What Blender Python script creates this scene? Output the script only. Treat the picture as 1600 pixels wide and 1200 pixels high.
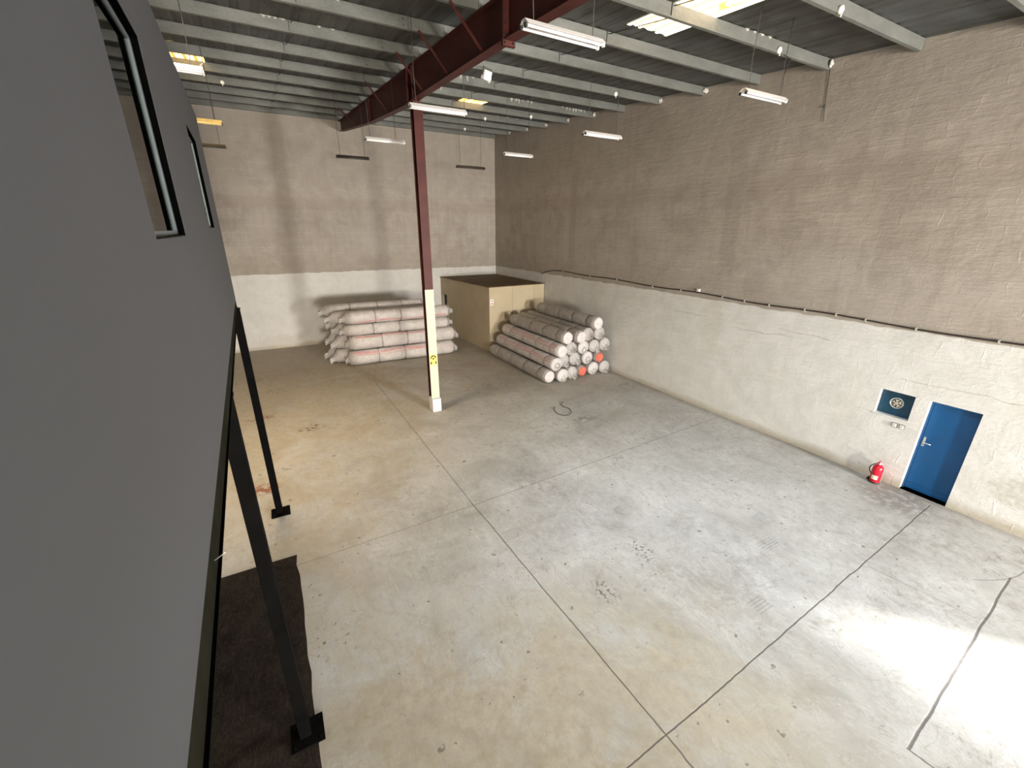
import bpy, bmesh, math, random
from mathutils import Vector, Matrix, noise
random.seed(7)
for o in list(bpy.data.objects): bpy.data.objects.remove(o)
SC = bpy.context.scene
COL = SC.collection

# ------------------------------------------------------------------ camera
CAM = Vector((-11.5355, -22.6721, 5.3915))
YAW, PITCH, ROLL, FPX = 0.5092, -0.3486, 0.0044, 662.55
fw = Vector((math.sin(YAW)*math.cos(PITCH), math.cos(YAW)*math.cos(PITCH), math.sin(PITCH)))
rt = Vector((math.cos(YAW), -math.sin(YAW), 0)); up = rt.cross(fw)
r2 = rt*math.cos(ROLL)+up*math.sin(ROLL); u2 = -rt*math.sin(ROLL)+up*math.cos(ROLL)
cd = bpy.data.cameras.new('camera'); cam = bpy.data.objects.new('camera', cd); COL.objects.link(cam)
m3 = Matrix((r2, u2, -fw)).transposed()
cam.matrix_world = Matrix.Translation(CAM) @ m3.to_4x4()
cd.sensor_width = 36; cd.sensor_fit = 'HORIZONTAL'; cd.lens = FPX/1600*36; cd.clip_start = .02
SC.camera = cam

# ------------------------------------------------------------------ world, lights, exposure
w = bpy.data.worlds.new('world'); SC.world = w; w.use_nodes = True
bg = w.node_tree.nodes['Background']; bg.inputs[0].default_value = (.62, .78, 1, 1); bg.inputs[1].default_value = 1.2
vs = SC.view_settings
vs.view_transform = 'Standard'; vs.look = 'None'; vs.gamma = 1; vs.use_curve_mapping = False; vs.exposure = 0.0

def area(name, loc, target, sx, sy, power, color, spread=180):
    l = bpy.data.lights.new(name, 'AREA'); l.shape = 'RECTANGLE'; l.size = sx; l.size_y = sy
    l.energy = power; l.color = color; l.spread = math.radians(spread)
    o = bpy.data.objects.new(name, l); COL.objects.link(o); o.location = loc
    o.rotation_euler = (Vector(target)-Vector(loc)).to_track_quat('-Z', 'Y').to_euler()
    return o
# daylight from the loading doors a long way behind the camera
area('front_door_daylight_right', (-1.7, -33.0, 3.0), (-8.5, 0, 4.6), 1.4, 2.4, 4200, (1, .96, .91))
area('front_door_daylight_left', (-11.3, -43.7, 2.6), (-7.0, 0, 5.0), 2.0, 2.4, 6000, (1, .92, .80))
# added fill lamps under the closed roof: one above the camera, one over the office
area('overhead_fill_front', (-5.6, -20.6, 8.2), (-6.2, -18.6, 0), 1.0, 2.8, 330, (.82, .91, 1), 125)
area('overhead_fill_left', (-12.4, -12.6, 8.55), (-12.1, -11.7, 0), 1.0, 2.6, 350, (1, .80, .56), 125)
# added fill lamp under the office ceiling, brightens the view through the glass
area('office_fill_lamp', (-13.6, -16.6, 6.78), (-13.6, -16.6, 0), .3, 1.2, 220, (1, .92, .66))
# sun through the side loading door
sd = bpy.data.lights.new('sun', 'SUN'); sd.energy = 21; sd.angle = math.radians(6); sd.color = (1, .98, .95)
so = bpy.data.objects.new('sun', sd); COL.objects.link(so)
so.rotation_euler = Vector((-.68, .73, -.585)).to_track_quat('-Z', 'Y').to_euler()

# ------------------------------------------------------------------ material helpers
class NT:
    def __init__(s, name):
        s.m = bpy.data.materials.new(name); s.m.use_nodes = True; s.t = s.m.node_tree
        s.b = s.t.nodes['Principled BSDF']; s.out = s.t.nodes['Material Output']
        s.tc = s.t.nodes.new('ShaderNodeTexCoord').outputs['Object']; s._xyz = None
    def n(s, k, **kw):
        x = s.t.nodes.new('ShaderNode'+k)
        for a, b in kw.items(): setattr(x, a, b)
        return x
    def put(s, sock, v):
        if isinstance(v, bpy.types.NodeSocket): s.t.links.new(v, sock)
        elif isinstance(v, (tuple, list)) and len(v) == 3 and sock.type == 'RGBA': sock.default_value = (*v, 1)
        else: sock.default_value = v
    def M(s, op, a, b=0., c=0., clamp=False):
        x = s.n('Math', operation=op, use_clamp=clamp)
        s.put(x.inputs[0], a); s.put(x.inputs[1], b); s.put(x.inputs[2], c); return x.outputs[0]
    def xyz(s, i):
        if s._xyz is None:
            x = s.n('SeparateXYZ'); s.put(x.inputs[0], s.tc); s._xyz = x
        return s._xyz.outputs[i]
    def comb(s, a, b, c):
        x = s.n('CombineXYZ'); s.put(x.inputs[0], a); s.put(x.inputs[1], b); s.put(x.inputs[2], c); return x.outputs[0]
    def noise(s, scale, detail=4, rough=.55, vec=None, sc=None, dist=0.):
        v = vec or s.tc
        if sc:
            mp = s.n('Mapping'); s.put(mp.inputs[0], v); mp.inputs['Scale'].default_value = sc; v = mp.outputs[0]
        x = s.n('TexNoise'); s.put(x.inputs['Vector'], v); x.inputs['Scale'].default_value = scale
        x.inputs['Detail'].default_value = detail; x.inputs['Roughness'].default_value = rough; x.inputs['Distortion'].default_value = dist
        return x.outputs[0]
    def ramp(s, v, a, b, lo=0., hi=1.):
        x = s.n('MapRange'); s.put(x.inputs[0], v)
        for i, q in enumerate((a, b, lo, hi)): s.put(x.inputs[1+i], q)
        return x.outputs[0]
    def mix(s, f, a, b, mode='MIX'):
        x = s.n('Mix', data_type='RGBA', blend_type=mode); s.put(x.inputs[0], f); s.put(x.inputs[6], a); s.put(x.inputs[7], b)
        return x.outputs[2]
    def bump(s, h, strength=.3, dist=.02, prev=None):
        x = s.n('Bump'); x.inputs['Strength'].default_value = strength; x.inputs['Distance'].default_value = dist
        s.put(x.inputs['Height'], h)
        if prev: s.put(x.inputs['Normal'], prev)
        return x.outputs[0]
    def done(s, color, rough=.6, normal=None, metal=0., spec=None):
        s.put(s.b.inputs['Base Color'], color); s.put(s.b.inputs['Roughness'], rough); s.b.inputs['Metallic'].default_value = metal
        if normal: s.put(s.b.inputs['Normal'], normal)
        if spec is not None: s.b.inputs['Specular IOR Level'].default_value = spec
        return s.m

def plain(name, col, rough=.5, metal=0., var=.12, scale=6, bump=0.):
    s = NT(name); f = s.noise(scale, 5, .6)
    c = s.mix(s.ramp(f, .3, .7), tuple(max(0, q*(1-var)) for q in col), tuple(min(1, q*(1+var)) for q in col))
    nb = s.bump(s.noise(scale*6, 3), bump, .01) if bump else None
    return s.done(c, rough, nb, metal)

def wall_mat(name, axis, strips=(), mb_=.22, dst=.09, patches=(), cracks=()):
    """two tone block wall: bare render above a brushed paint line, white paint below"""
    s = NT(name); u = s.xyz(axis); z = s.xyz(2)
    uv = s.comb(u, z, 0)
    big = s.noise(.35, 3, .6, uv, dist=.6); mid = s.noise(1.7, 5, .65, uv, dist=.3); fine = s.noise(9, 6, .7, uv)
    streak = s.noise(1.1, 4, .6, uv, (4.5, .35, 1))
    horiz = s.noise(1.3, 5, .7, uv, (.7, 5., 1), dist=.25)
    wob = s.noise(2.2, 3, .5, uv)
    br = s.n('TexBrick'); dv = s.n('Vector' + 'Math', operation='MULTIPLY_ADD'); ns = s.n('TexNoise'); s.put(ns.inputs['Vector'], uv); ns.inputs['Scale'].default_value = 2.5; ns.inputs['Detail'].default_value = 3
    s.put(dv.inputs[0], ns.outputs[1]); dv.inputs[1].default_value = (dst, dst*.8, 0); s.put(dv.inputs[2], uv)
    s.put(br.inputs['Vector'], dv.outputs[0]); br.inputs['Scale'].default_value = 1.0
    br.inputs['Brick Width'].default_value = .62; br.inputs['Row Height'].default_value = .31; br.inputs['Mortar Size'].default_value = .016
    br.inputs['Mortar Smooth'].default_value = .7
    mort = s.M('MULTIPLY', br.outputs['Fac'], s.ramp(mid, .4, .62))
    line = s.M('ADD', 3.44, s.M('MULTIPLY', s.M('SUBTRACT', wob, .5), .13))
    low = s.ramp(s.M('SUBTRACT', line, z), -.012, .012)
    # upper render
    c = s.mix(s.ramp(mid, .35, .68), (.345, .305, .262), (.44, .395, .345))
    c = s.mix(s.M('MULTIPLY', s.ramp(big, .42, .66), .7), c, (.455, .415, .365))
    c = s.mix(s.M('MULTIPLY', s.ramp(streak, .5, .75), .35), c, (.285, .25, .215))
    c = s.mix(s.M('MULTIPLY', s.ramp(horiz, .55, .72), .3), c, (.52, .47, .40))
    c = s.mix(s.M('MULTIPLY', mort, mb_*1.9), c, (.56, .51, .44))
    # a darker band of older render near the roof and above the paint edge
    c = s.mix(s.M('MULTIPLY', s.ramp(s.M('ADD', z, s.M('MULTIPLY', s.M('SUBTRACT', big, .5), 1.6)), 6.9, 8.1), .38), c, (.30, .262, .225))
    c = s.mix(s.M('MULTIPLY', s.ramp(s.M('ADD', z, s.M('MULTIPLY', s.M('SUBTRACT', wob, .5), .8)), 4.35, 3.9), .25), c, (.30, .25, .20))
    band = s.M('ADD', z, s.M('ADD', s.M('MULTIPLY', s.M('SUBTRACT', wob, .5), .5), s.M('MULTIPLY', s.M('SUBTRACT', fine, .5), .25)))
    c = s.mix(s.M('MULTIPLY', s.M('MULTIPLY', s.ramp(band, 6.1, 6.35), s.ramp(band, 6.95, 6.6)), .30), c, (.30, .25, .21))
    for (a0, b0, uw, z0, z1) in strips:      # smoother plastered column strips in the wall
        cen = s.M('ADD', s.M('MULTIPLY', z, b0), a0); cen = s.M('ADD', cen, s.M('MULTIPLY', s.M('SUBTRACT', wob, .5), .14))
        f = s.ramp(s.M('ABSOLUTE', s.M('SUBTRACT', u, cen)), uw+.04, uw-.04)
        f = s.M('MULTIPLY', f, s.M('MULTIPLY', s.ramp(z, z0-.2, z0+.1), s.ramp(z, z1+.3, z1-.3)))
        c = s.mix(s.M('MULTIPLY', f, .40), c, (.30, .265, .225))
    # lower paint
    p = s.mix(s.ramp(mid, .3, .7), (.60, .59, .555), (.70, .69, .665))
    p = s.mix(s.M('MULTIPLY', s.ramp(streak, .52, .8), .30), p, (.58, .52, .43))
    p = s.mix(s.M('MULTIPLY', s.ramp(s.M('ADD', z, s.M('MULTIPLY', mid, -.35)), .06, -.12), .8), p, (.42, .37, .28))
    p = s.mix(s.M('MULTIPLY', s.M('MULTIPLY', s.ramp(s.noise(.9, 4, .7, uv), .58, .7), s.ramp(z, 1.5, .5)), .35), p, (.52, .50, .46))
    for (cu, cz_, ru, rz, colr, st) in patches:
        d = s.M('ADD', s.M('POWER', s.M('DIVIDE', s.M('SUBTRACT', u, cu), ru), 2), s.M('POWER', s.M('DIVIDE', s.M('SUBTRACT', z, cz_), rz), 2))
        p = s.mix(s.M('MULTIPLY', s.M('MULTIPLY', s.ramp(s.M('ADD', d, s.M('MULTIPLY', s.M('SUBTRACT', mid, .5), 2.2)), 1.1, .5), s.ramp(fine, .3, .6)), st), p, colr)
    for (u0_, z0_, u1_, z1_) in cracks:
        zz = s.M('ADD', s.ramp(u, u0_, u1_, z0_, z1_), s.M('MULTIPLY', s.M('SUBTRACT', wob, .5), .16))
        f = s.M('MULTIPLY', s.ramp(s.M('ABSOLUTE', s.M('SUBTRACT', z, zz)), .016, .004), s.M('MULTIPLY', s.M('LESS_THAN', u, max(u0_, u1_)), s.M('GREATER_THAN', u, min(u0_, u1_))))
        p = s.mix(s.M('MULTIPLY', f, s.ramp(fine, .3, .6, .3, .7)), p, (.38, .35, .31))
    c = s.mix(low, c, p)
    hgt = s.M('ADD', s.M('MULTIPLY', horiz, .9), s.M('ADD', s.M('MULTIPLY', fine, .35), s.M('MULTIPLY', mort, mb_)))
    hgt = s.M('ADD', hgt, s.M('MULTIPLY', mid, .8))
    return s.done(c, .82, s.bump(hgt, .75, .022), spec=.25)

def floor_mat():
    s = NT('power_floated_concrete'); x = s.xyz(0); y = s.xyz(1)
    big = s.noise(.22, 4, .6, dist=.8); mid = s.noise(1.1, 6, .68, dist=.6); fine = s.noise(6, 6, .72); vf = s.noise(28, 4, .7)
    sw = s.noise(.9, 5, .75, None, (1, .45, 1), dist=2.5)
    tyre = s.noise(2.1, 5, .7, None, (1.7, .3, 1), dist=.9)
    c = s.mix(s.ramp(mid, .34, .66), (.275, .268, .248), (.47, .47, .455))
    c = s.mix(s.M('MULTIPLY', s.ramp(big, .4, .62), .5), c, (.58, .58, .56))
    c = s.mix(s.M('MULTIPLY', s.ramp(fine, .46, .66), .42), c, (.31, .295, .265))
    c = s.mix(s.M('MULTIPLY', s.ramp(s.M('ABSOLUTE', s.M('SUBTRACT', sw, .5)), .014, 0), .28), c, (.66, .65, .61))
    sw2 = s.noise(2.6, 6, .8, None, (1, .7, 1), dist=3.0); c = s.mix(s.M('MULTIPLY', s.M('MULTIPLY', s.ramp(s.M('ABSOLUTE', s.M('SUBTRACT', sw2, .5)), .02, 0), s.ramp(mid, .42, .56)), .45), c, (.20, .185, .16))
    arc = s.noise(.55, 3, .5, dist=4.0); c = s.mix(s.M('MULTIPLY', s.M('MULTIPLY', s.ramp(s.M('ABSOLUTE', s.M('SUBTRACT', arc, .5)), .012, .002), s.ramp(fine, .35, .6)), .45), c, (.21, .19, .155))
    c = s.mix(s.M('MULTIPLY', s.ramp(s.M('ABSOLUTE', s.M('SUBTRACT', tyre, .53)), .012, 0), .4), c, (.25, .235, .21))
    # yellowish dusty tone at the back and left, part warm light in the colour
    dust_tint = s.M('ADD', s.ramp(x, -7.2, -12.2), s.ramp(y, -15.5, -7.5)); dust_tint = s.M('ADD', dust_tint, s.M('MULTIPLY', s.M('MULTIPLY', s.ramp(x, -5.4, -8.2), s.ramp(y, -17.6, -20.0)), 1.25)); dust_tint = s.M('MULTIPLY', dust_tint, s.ramp(s.noise(.6, 7, .7, dist=1.2), .28, .62), clamp=True)  # last term paints the landing shade brown on the near floor
    c = s.mix(s.M('MULTIPLY', dust_tint, .72), c, s.mix(s.ramp(fine, .3, .7), (.27, .215, .135), (.44, .37, .25)))
    # dark traffic dirt
    dirt = s.M('MULTIPLY', s.ramp(s.noise(1.0, 9, .78, None, (1, .6, 1), dist=1.0), .50, .74), s.ramp(fine, .36, .62))
    c = s.mix(s.M('MULTIPLY', dirt, .62), c, (.19, .165, .125))
    spots = s.M('MULTIPLY', s.ramp(s.noise(7.5, 2, .5), .685, .72), s.ramp(mid, .45, .55))
    c = s.mix(s.M('MULTIPLY', spots, .75), c, (.10, .085, .065))
    # stains: (cx, cy, rx, ry, grain, threshold, colour, strength)
    for (cx, cy, rx, ry, g, th, colr, st) in [
        (-11.2, -10.2, .42, .26, 9, .50, (.10, .045, .02), .9), (-12.45, -8.8, .42, .25, 8, .47, (.22, .085, .04), .9),
        (-12.38, -13.05, .34, .26, 7, .42, (.23, .08, .04), .95), (-11.97, -12.35, .25, .2, 12, .53, (.09, .07, .04), .8),
        (-13.2, -10.6, .6, .6, 12, .57, (.06, .055, .03), .85), (-12.0, -6.4, .45, .3, 10, .52, (.12, .08, .045), .8),
        (-12.6, -4.8, .3, .25, 10, .52, (.12, .05, .04), .8),
        (-6.51, -18.5, .22, .32, 15, .52, (.07, .065, .06), .85), (-7.68, -18.85, .20, .30, 15, .52, (.07, .065, .06), .85),
        (-4.6, -15.74, .25, .2, 12, .52, (.2, .2, .2), .7), (-11.5, -17.6, .4, .45, 11, .60, (.08, .06, .04), .8),
        (-3.9, -13.5, .5, .25, 6, .42, (.19, .17, .14), .6), (-.55, -11.9, .6, .5, 3, .40, (.17, .155, .13), .55),
        (-1.3, -20.7, 1.4, .9, 5.0, .47, (.20, .18, .15), .65), (-.5, -19.9, .8, .7, 7, .42, (.17, .15, .125), .6),
        (-1.2, -22.2, 1.0, .8, 3, .45, (.18, .16, .13), .6),
        (-8.2, -6.3, 2.4, 1.3, 3.8, .44, (.20, .16, .10), .55), (-5.4, -9.2, 2.2, 1.5, 3.6, .45, (.25, .21, .15), .5),
        (-10.1, -14.2, .7, .4, 4, .48, (.22, .19, .14), .5), (-9.4, -15.7, .5, .3, 4, .46, (.19, .17, .14), .55), (-12.2, -17.5, .4, .6, 10, .60, (.5, .45, .33), .7),
        (-10.6, -19.6, 1.8, 1.6, 5.0, .46, (.28, .22, .13), .45), (-9.6, -21.3, 1.6, 1.2, 5.0, .44, (.24, .19, .11), .5)]:
        d = s.M('ADD', s.M('POWER', s.M('DIVIDE', s.M('SUBTRACT', x, cx), rx), 2), s.M('POWER', s.M('DIVIDE', s.M('SUBTRACT', y, cy), ry), 2))
        f = s.M('MULTIPLY', s.ramp(d, 1.15, .25), s.ramp(s.noise(g, 6 if g < 6 else 4, .72 if g < 6 else .6), th, th+(.24 if g < 6 else .09)))
        c = s.mix(s.M('MULTIPLY', f, st), c, colr)
    # little rubber print patches: parallel bars
    for (cx, cy, ux, uy) in [(-8.3, -16.95, .20, .13), (-4.35, -19.46, .20, .11), (-5.78, -20.2, .16, .14), (-3.75, -18.9, .14, .1)]:
        inx = s.M('MULTIPLY', s.ramp(s.M('ABSOLUTE', s.M('SUBTRACT', x, cx)), ux+.01, ux-.01), s.ramp(s.M('ABSOLUTE', s.M('SUBTRACT', y, cy)), uy+.01, uy-.01))
        bars = s.ramp(s.M('SINE', s.M('MULTIPLY', y, 120)), -.1, .5)
        c = s.mix(s.M('MULTIPLY', s.M('MULTIPLY', inx, bars), .35), c, (.15, .15, .15))
    # saw-cut joints  (kind, a, b, lo, hi, halfwidth)
    wobj = s.M('MULTIPLY', s.M('SUBTRACT', s.noise(1.6, 3), .5), .05); jag = s.M('MULTIPLY', s.M('SUBTRACT', s.noise(9, 3), .5), .012)
    jsum = None
    for (k, a, b, lo, hi, hw, st) in [('y', -8.60, -8.45, -15.7, -20.8, .011, 1), ('y', -8.72, -8.60, -6.8, -15.7, .011, .75), ('y', -8.45, -8.38, -20.8, -25.2, .012, 1),
                              ('x', -15.93, -15.80, -13.5, -8.66, .009, .6), ('x', -15.80, -15.34, -8.66, -.1, .010, .7),
                              ('x', -20.93, -20.77, -15.0, -8.46, .010, 1), ('x', -20.77, -20.40, -8.46, -.2, .0105, 1),
                              ('x', -22.16, -21.88, -6.2, -1.6, .016, .9), ('y', -3.38, -3.2, -20.6, -21.9, .008, .6), ('y', -6.2, -6.0, -22.15, -25, .012, .9), ('y', -4.5, -4.6, -8.3, -15.4, .008, .25)]:
        p, q = (x, y) if k == 'y' else (y, x)
        t = s.ramp(q, lo, hi, a, b)
        dd = s.M('ABSOLUTE', s.M('SUBTRACT', p, s.M('ADD', s.M('ADD', t, wobj), jag)))
        f = s.M('MULTIPLY', s.ramp(dd, hw*1.25, hw*.45), st)
        inside = s.M('MULTIPLY', s.M('GREATER_THAN', q, min(lo, hi)), s.M('LESS_THAN', q, max(lo, hi)))
        f = s.M('MULTIPLY', f, inside)
        jsum = f if jsum is None else s.M('MAXIMUM', jsum, f)
    c = s.mix(s.M('MULTIPLY', jsum, .85), c, (.07, .06, .05))
    # curved crack by the door
    cr = s.M('SUBTRACT', s.M('ADD', y, 21.95), s.M('MULTIPLY', s.M('POWER', s.M('ADD', x, 1.2), 2), .35))
    f = s.M('MULTIPLY', s.ramp(s.M('ABSOLUTE', s.M('ADD', cr, jag)), .012, .004), s.M('MULTIPLY', s.M('GREATER_THAN', x, -2.2), s.M('LESS_THAN', x, -.4)))
    c = s.mix(s.M('MULTIPLY', f, .7), c, (.1, .09, .08))
    # darker line against the right wall
    c = s.mix(s.M('MULTIPLY', s.M('MULTIPLY', s.ramp(x, -.34, -.04), s.ramp(mid, .3, .55)), .6), c, (.20, .17, .13))
    h = s.M('ADD', s.M('MULTIPLY', vf, .3), s.M('SUBTRACT', s.M('MULTIPLY', fine, .5), s.M('MULTIPLY', jsum, 3)))
    return s.done(c, s.ramp(mid, .3, .7, .50, .72), s.bump(h, .3, .006), spec=.4)

def ceiling_mat():
    s = NT('foil_faced_roof_sheet'); x = s.xyz(0)
    a = s.noise(.8, 5, .65, dist=.5); st = s.noise(2.2, 5, .7, None, (1, .28, 1)); pn = s.noise(.45, 2, .5)
    c = s.mix(s.ramp(a, .35, .65), (.036, .038, .033), (.075, .078, .07))
    c = s.mix(s.M('MULTIPLY', s.ramp(st, .5, .7), .5), c, (.12, .124, .115))
    c = s.mix(s.M('MULTIPLY', s.ramp(pn, .56, .7), .5), c, (.11, .125, .14))
    lap = s.ramp(s.M('ABSOLUTE', s.M('SUBTRACT', s.M('MODULO', s.M('ADD', x, 20.), 1.02), .5)), .045, .03)
    c = s.mix(s.M('MULTIPLY', lap, .55), c, (.02, .02, .018))
    return s.done(c, .55, s.bump(s.M('ADD', st, a), .7, .03), metal=.15)

def roll_mat(name, base, dark, crease=1.):
    s = NT(name); u = s.noise(5, 5, .7, None, (1, .25, 1), dist=.6); f = s.noise(16, 5, .75, None, (1, .22, 1), dist=1.1); v = s.noise(38, 3, .7, dist=.5)
    c = s.mix(s.ramp(u, .35, .68), base, dark); c = s.mix(s.M('MULTIPLY', s.ramp(f, .56, .68), .45), c, (.80, .78, .76))
    nb = s.bump(s.M('ADD', f, s.M('MULTIPLY', v, .3)), .9*crease, .04)
    m = s.done(c, .42, nb); s.b.inputs['Coat Weight'].default_value = .7; s.b.inputs['Coat Roughness'].default_value = .16
    s.put(s.b.inputs['Coat Normal'], nb)
    return m

def film_mat():
    s = NT('crumpled_clear_film'); f = s.noise(14, 5, .75, dist=1.5); nb = s.bump(f, 1, .03)
    s.done(s.mix(s.ramp(f, .35, .65), (.80, .76, .74), (.95, .93, .92)), .2, nb)
    tr = s.n('BsdfTranslucent'); s.put(tr.inputs[0], (.9, .88, .86)); tp = s.n('BsdfTransparent')
    m1 = s.n('MixShader'); m1.inputs[0].default_value = .35; s.t.links.new(s.b.outputs[0], m1.inputs[1]); s.t.links.new(tr.outputs[0], m1.inputs[2])
    m2 = s.n('MixShader'); m2.inputs[0].default_value = .28; s.t.links.new(m1.outputs[0], m2.inputs[1]); s.t.links.new(tp.outputs[0], m2.inputs[2])
    s.t.links.new(m2.outputs[0], s.out.inputs[0]); return s.m

M = {}
M['wall_back'] = wall_mat('block_wall_back', 0, [], .30, .10, [(-4.2, .5, .8, .5, (.5, .46, .38), .5), (-11.5, .35, 1.2, .3, (.55, .5, .42), .5)])
M['wall_right'] = wall_mat('block_wall_right', 1, [(-14.75, .035, .26, 4.3, 7.6), (-18.35, .02, .17, 4.3, 7.8), (-7.3, .02, .22, 4.2, 7.6)], .10, .2, [(-21.35, .75, .42, .3, (.46, .44, .38), .75), (-19.62, 1.25, .18, .16, (.55, .54, .52), .6), (-8.9, 3.0, .3, 1.4, (.6, .55, .46), .35), (-14.6, 2.6, .25, 1.2, (.62, .57, .49), .4)], [(-19.2, 2.42, -21.2, 2.46), (-16.5, 2.95, -17.7, 2.93), (-15.2, 2.75, -16.9, 2.8), (-13.0, 2.9, -14.3, 2.9)])
M['floor'] = floor_mat()
M['roof'] = ceiling_mat()
M['grey_board'] = plain('grey_painted_board', (.056, .058, .063), .7, var=.04, scale=1.2, bump=.06)
M['shade_trim'] = plain('reveal_shade_black', (.0015, .0015, .0015), 1.)  # shade of the unlit window reveals put into a near-black colour
M['alu_frame'] = plain('blue_grey_aluminium', (.12, .14, .15), .5, .2)
M['beam_dark'] = plain('dark_olive_steel', (.018, .0175, .012), .6, .0, .3, 3)
M['black_steel'] = plain('black_steel', (.004, .0038, .0036), .6, 0., .3, 4)
M['oxide'] = plain('red_oxide_steel', (.072, .019, .016), .5, .05, .22, 2.5)
M['galv'] = None
s = NT('galvanised_steel'); f = s.noise(1.4, 5, .7, None, (.6, 2, 2)); g = s.noise(22, 3, .6)
c = s.mix(s.ramp(f, .32, .68), (.115, .12, .107), (.19, .195, .178)); c = s.mix(s.M('MULTIPLY', s.ramp(g, .5, .7), .25), c, (.27, .27, .25))
M['galv'] = s.done(c, .6, metal=.25)
M['cream_board'] = plain('cream_board', (.47, .39, .265), .75, var=.07, scale=1.3, bump=.05)
M['brown_board'] = plain('brown_board', (.17, .115, .06), .8, var=.25, scale=1.6)
M['white_paint'] = plain('white_painted_timber', (.53, .50, .39), .6, var=.06, scale=5)
M['plinth'] = plain('white_painted_concrete', (.62, .62, .61), .7, var=.05, scale=8, bump=.2)
M['yellow'] = plain('yellow_vinyl', (.72, .60, .10), .5)
M['blackv'] = plain('black_vinyl', (.02, .02, .015), .5)
M['blue'] = plain('blue_gloss_paint', (.003, .085, .25), .38, var=.10, scale=2)
M['teal'] = plain('shaded_teal_board', (.006, .055, .105), .4, var=.15, scale=3)  # blue-teal panel, shade of its recess put into the dark colour
M['steel'] = plain('brushed_steel', (.72, .72, .70), .32, .8)
M['fan_face'] = plain('off_white_plastic', (.62, .58, .48), .45)
M['red'] = plain('red_enamel', (.55, .012, .03), .25, var=.15)
M['rubber'] = plain('black_rubber', (.02, .02, .02), .5)
M['label'] = plain('cream_paper', (.75, .68, .50), .6)
M['paper'] = plain('white_paper', (.85, .85, .82), .6)
M['redink'] = plain('red_print', (.5, .03, .03), .6)
M['enamel'] = plain('white_enamel', (.86, .83, .80), .3, var=.04)
M['backlit'] = plain('backlit_dark_enamel', (.05, .045, .04), .5)  # white fixtures seen against the light: their shade put into a dark colour
M['skylit'] = plain('skylight_tint_yellow', (.85, .62, .22), .4)  # yellow glow of the roof light put into the fixture colour
M['tube'] = plain('white_glass_tube', (.92, .90, .90), .15, var=.02)
M['wire'] = plain('dark_wire', (.05, .045, .04), .6)
M['cable'] = plain('black_cable', (.035, .025, .02), .5)
M['foam'] = plain('pale_mortar_foam', (.46, .44, .40), .8, bump=.5)
M['rose'] = plain('white_plastic', (.85, .83, .78), .4)
M['roll_white'] = roll_mat('wrapped_white_fabric', (.66, .62, .59), (.50, .46, .43))
M['roll_pink'] = roll_mat('wrapped_pinkish_fabric', (.67, .62, .595), (.52, .47, .445))
M['roll_taupe'] = roll_mat('wrapped_taupe_fabric', (.46, .42, .39), (.33, .295, .265), 1.2)
M['roll_stripe'] = roll_mat('red_selvedge', (.60, .29, .265), (.66, .44, .42))
M['roll_end'] = roll_mat('white_roll_end', (.72, .69, .68), (.56, .49, .48))
M['orange'] = roll_mat('orange_roll_end', (.74, .16, .09), (.60, .09, .05))
M['film'] = film_mat()
M['strap'] = plain('grey_strap', (.13, .12, .11), .6)
M['strap_pale'] = plain('pale_strap', (.22, .20, .18), .5)
s = NT('dark_brown_rectangle'); a = s.noise(.9, 5, .7, dist=1.2); st = s.noise(4, 5, .75, None, (1.6, .5, 1), dist=1.8); fl = s.noise(22, 4, .7)
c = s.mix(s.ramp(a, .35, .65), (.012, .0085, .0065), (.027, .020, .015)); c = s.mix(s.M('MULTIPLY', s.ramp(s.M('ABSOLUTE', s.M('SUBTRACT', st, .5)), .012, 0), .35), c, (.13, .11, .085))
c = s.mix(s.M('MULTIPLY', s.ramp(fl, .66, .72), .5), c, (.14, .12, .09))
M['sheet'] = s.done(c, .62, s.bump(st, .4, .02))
for k_, sp_ in (('shade_trim', 0), ('black_steel', .01), ('beam_dark', 0), ('oxide', .2), ('sheet', .08)):
    M[k_].node_tree.nodes['Principled BSDF'].inputs['Specular IOR Level'].default_value = sp_
# glass pane of the office
s = NT('office_glass'); fr_ = s.n('Fresnel'); fr_.inputs[0].default_value = 1.14; tp = s.n('BsdfTransparent'); gl = s.n('BsdfGlossy'); gl.inputs['Roughness'].default_value = .02
tp.inputs[0].default_value = (.88, .9, .86, 1); mx = s.n('MixShader'); s.t.links.new(fr_.outputs[0], mx.inputs[0]); s.t.links.new(tp.outputs[0], mx.inputs[1]); s.t.links.new(gl.outputs[0], mx.inputs[2])
s.t.links.new(mx.outputs[0], s.out.inputs[0]); M['glass'] = s.m
# translucent roof light sheet: bright ridges, amber dirt in the valleys
def skylight_mat(name, amber, white, strength):
    s = NT(name); x = s.xyz(0); per = s.M('MODULO', s.M('ADD', x, 40.), .245)
    valley = s.ramp(s.M('ABSOLUTE', s.M('SUBTRACT', per, .1225)), .07, .105)
    d = s.M('MAXIMUM', valley, s.ramp(s.noise(3.5, 4, .7, None, (1, .5, 1)), .5, .68, 0., .9), clamp=True)
    col = s.mix(d, white, amber)
    s.done(col, .5); s.put(s.b.inputs['Emission Color'], col); s.put(s.b.inputs['Emission Strength'], s.ramp(d, 0, 1, strength, strength*.28))
    return s.m
M['sky_a'] = skylight_mat('roof_light_sheet_clean', (1, .42, .08), (1, .88, .60), 3.6)
M['sky_b'] = skylight_mat('roof_light_sheet_dirty', (1, .42, .06), (1, .70, .26), 3.6)

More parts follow.
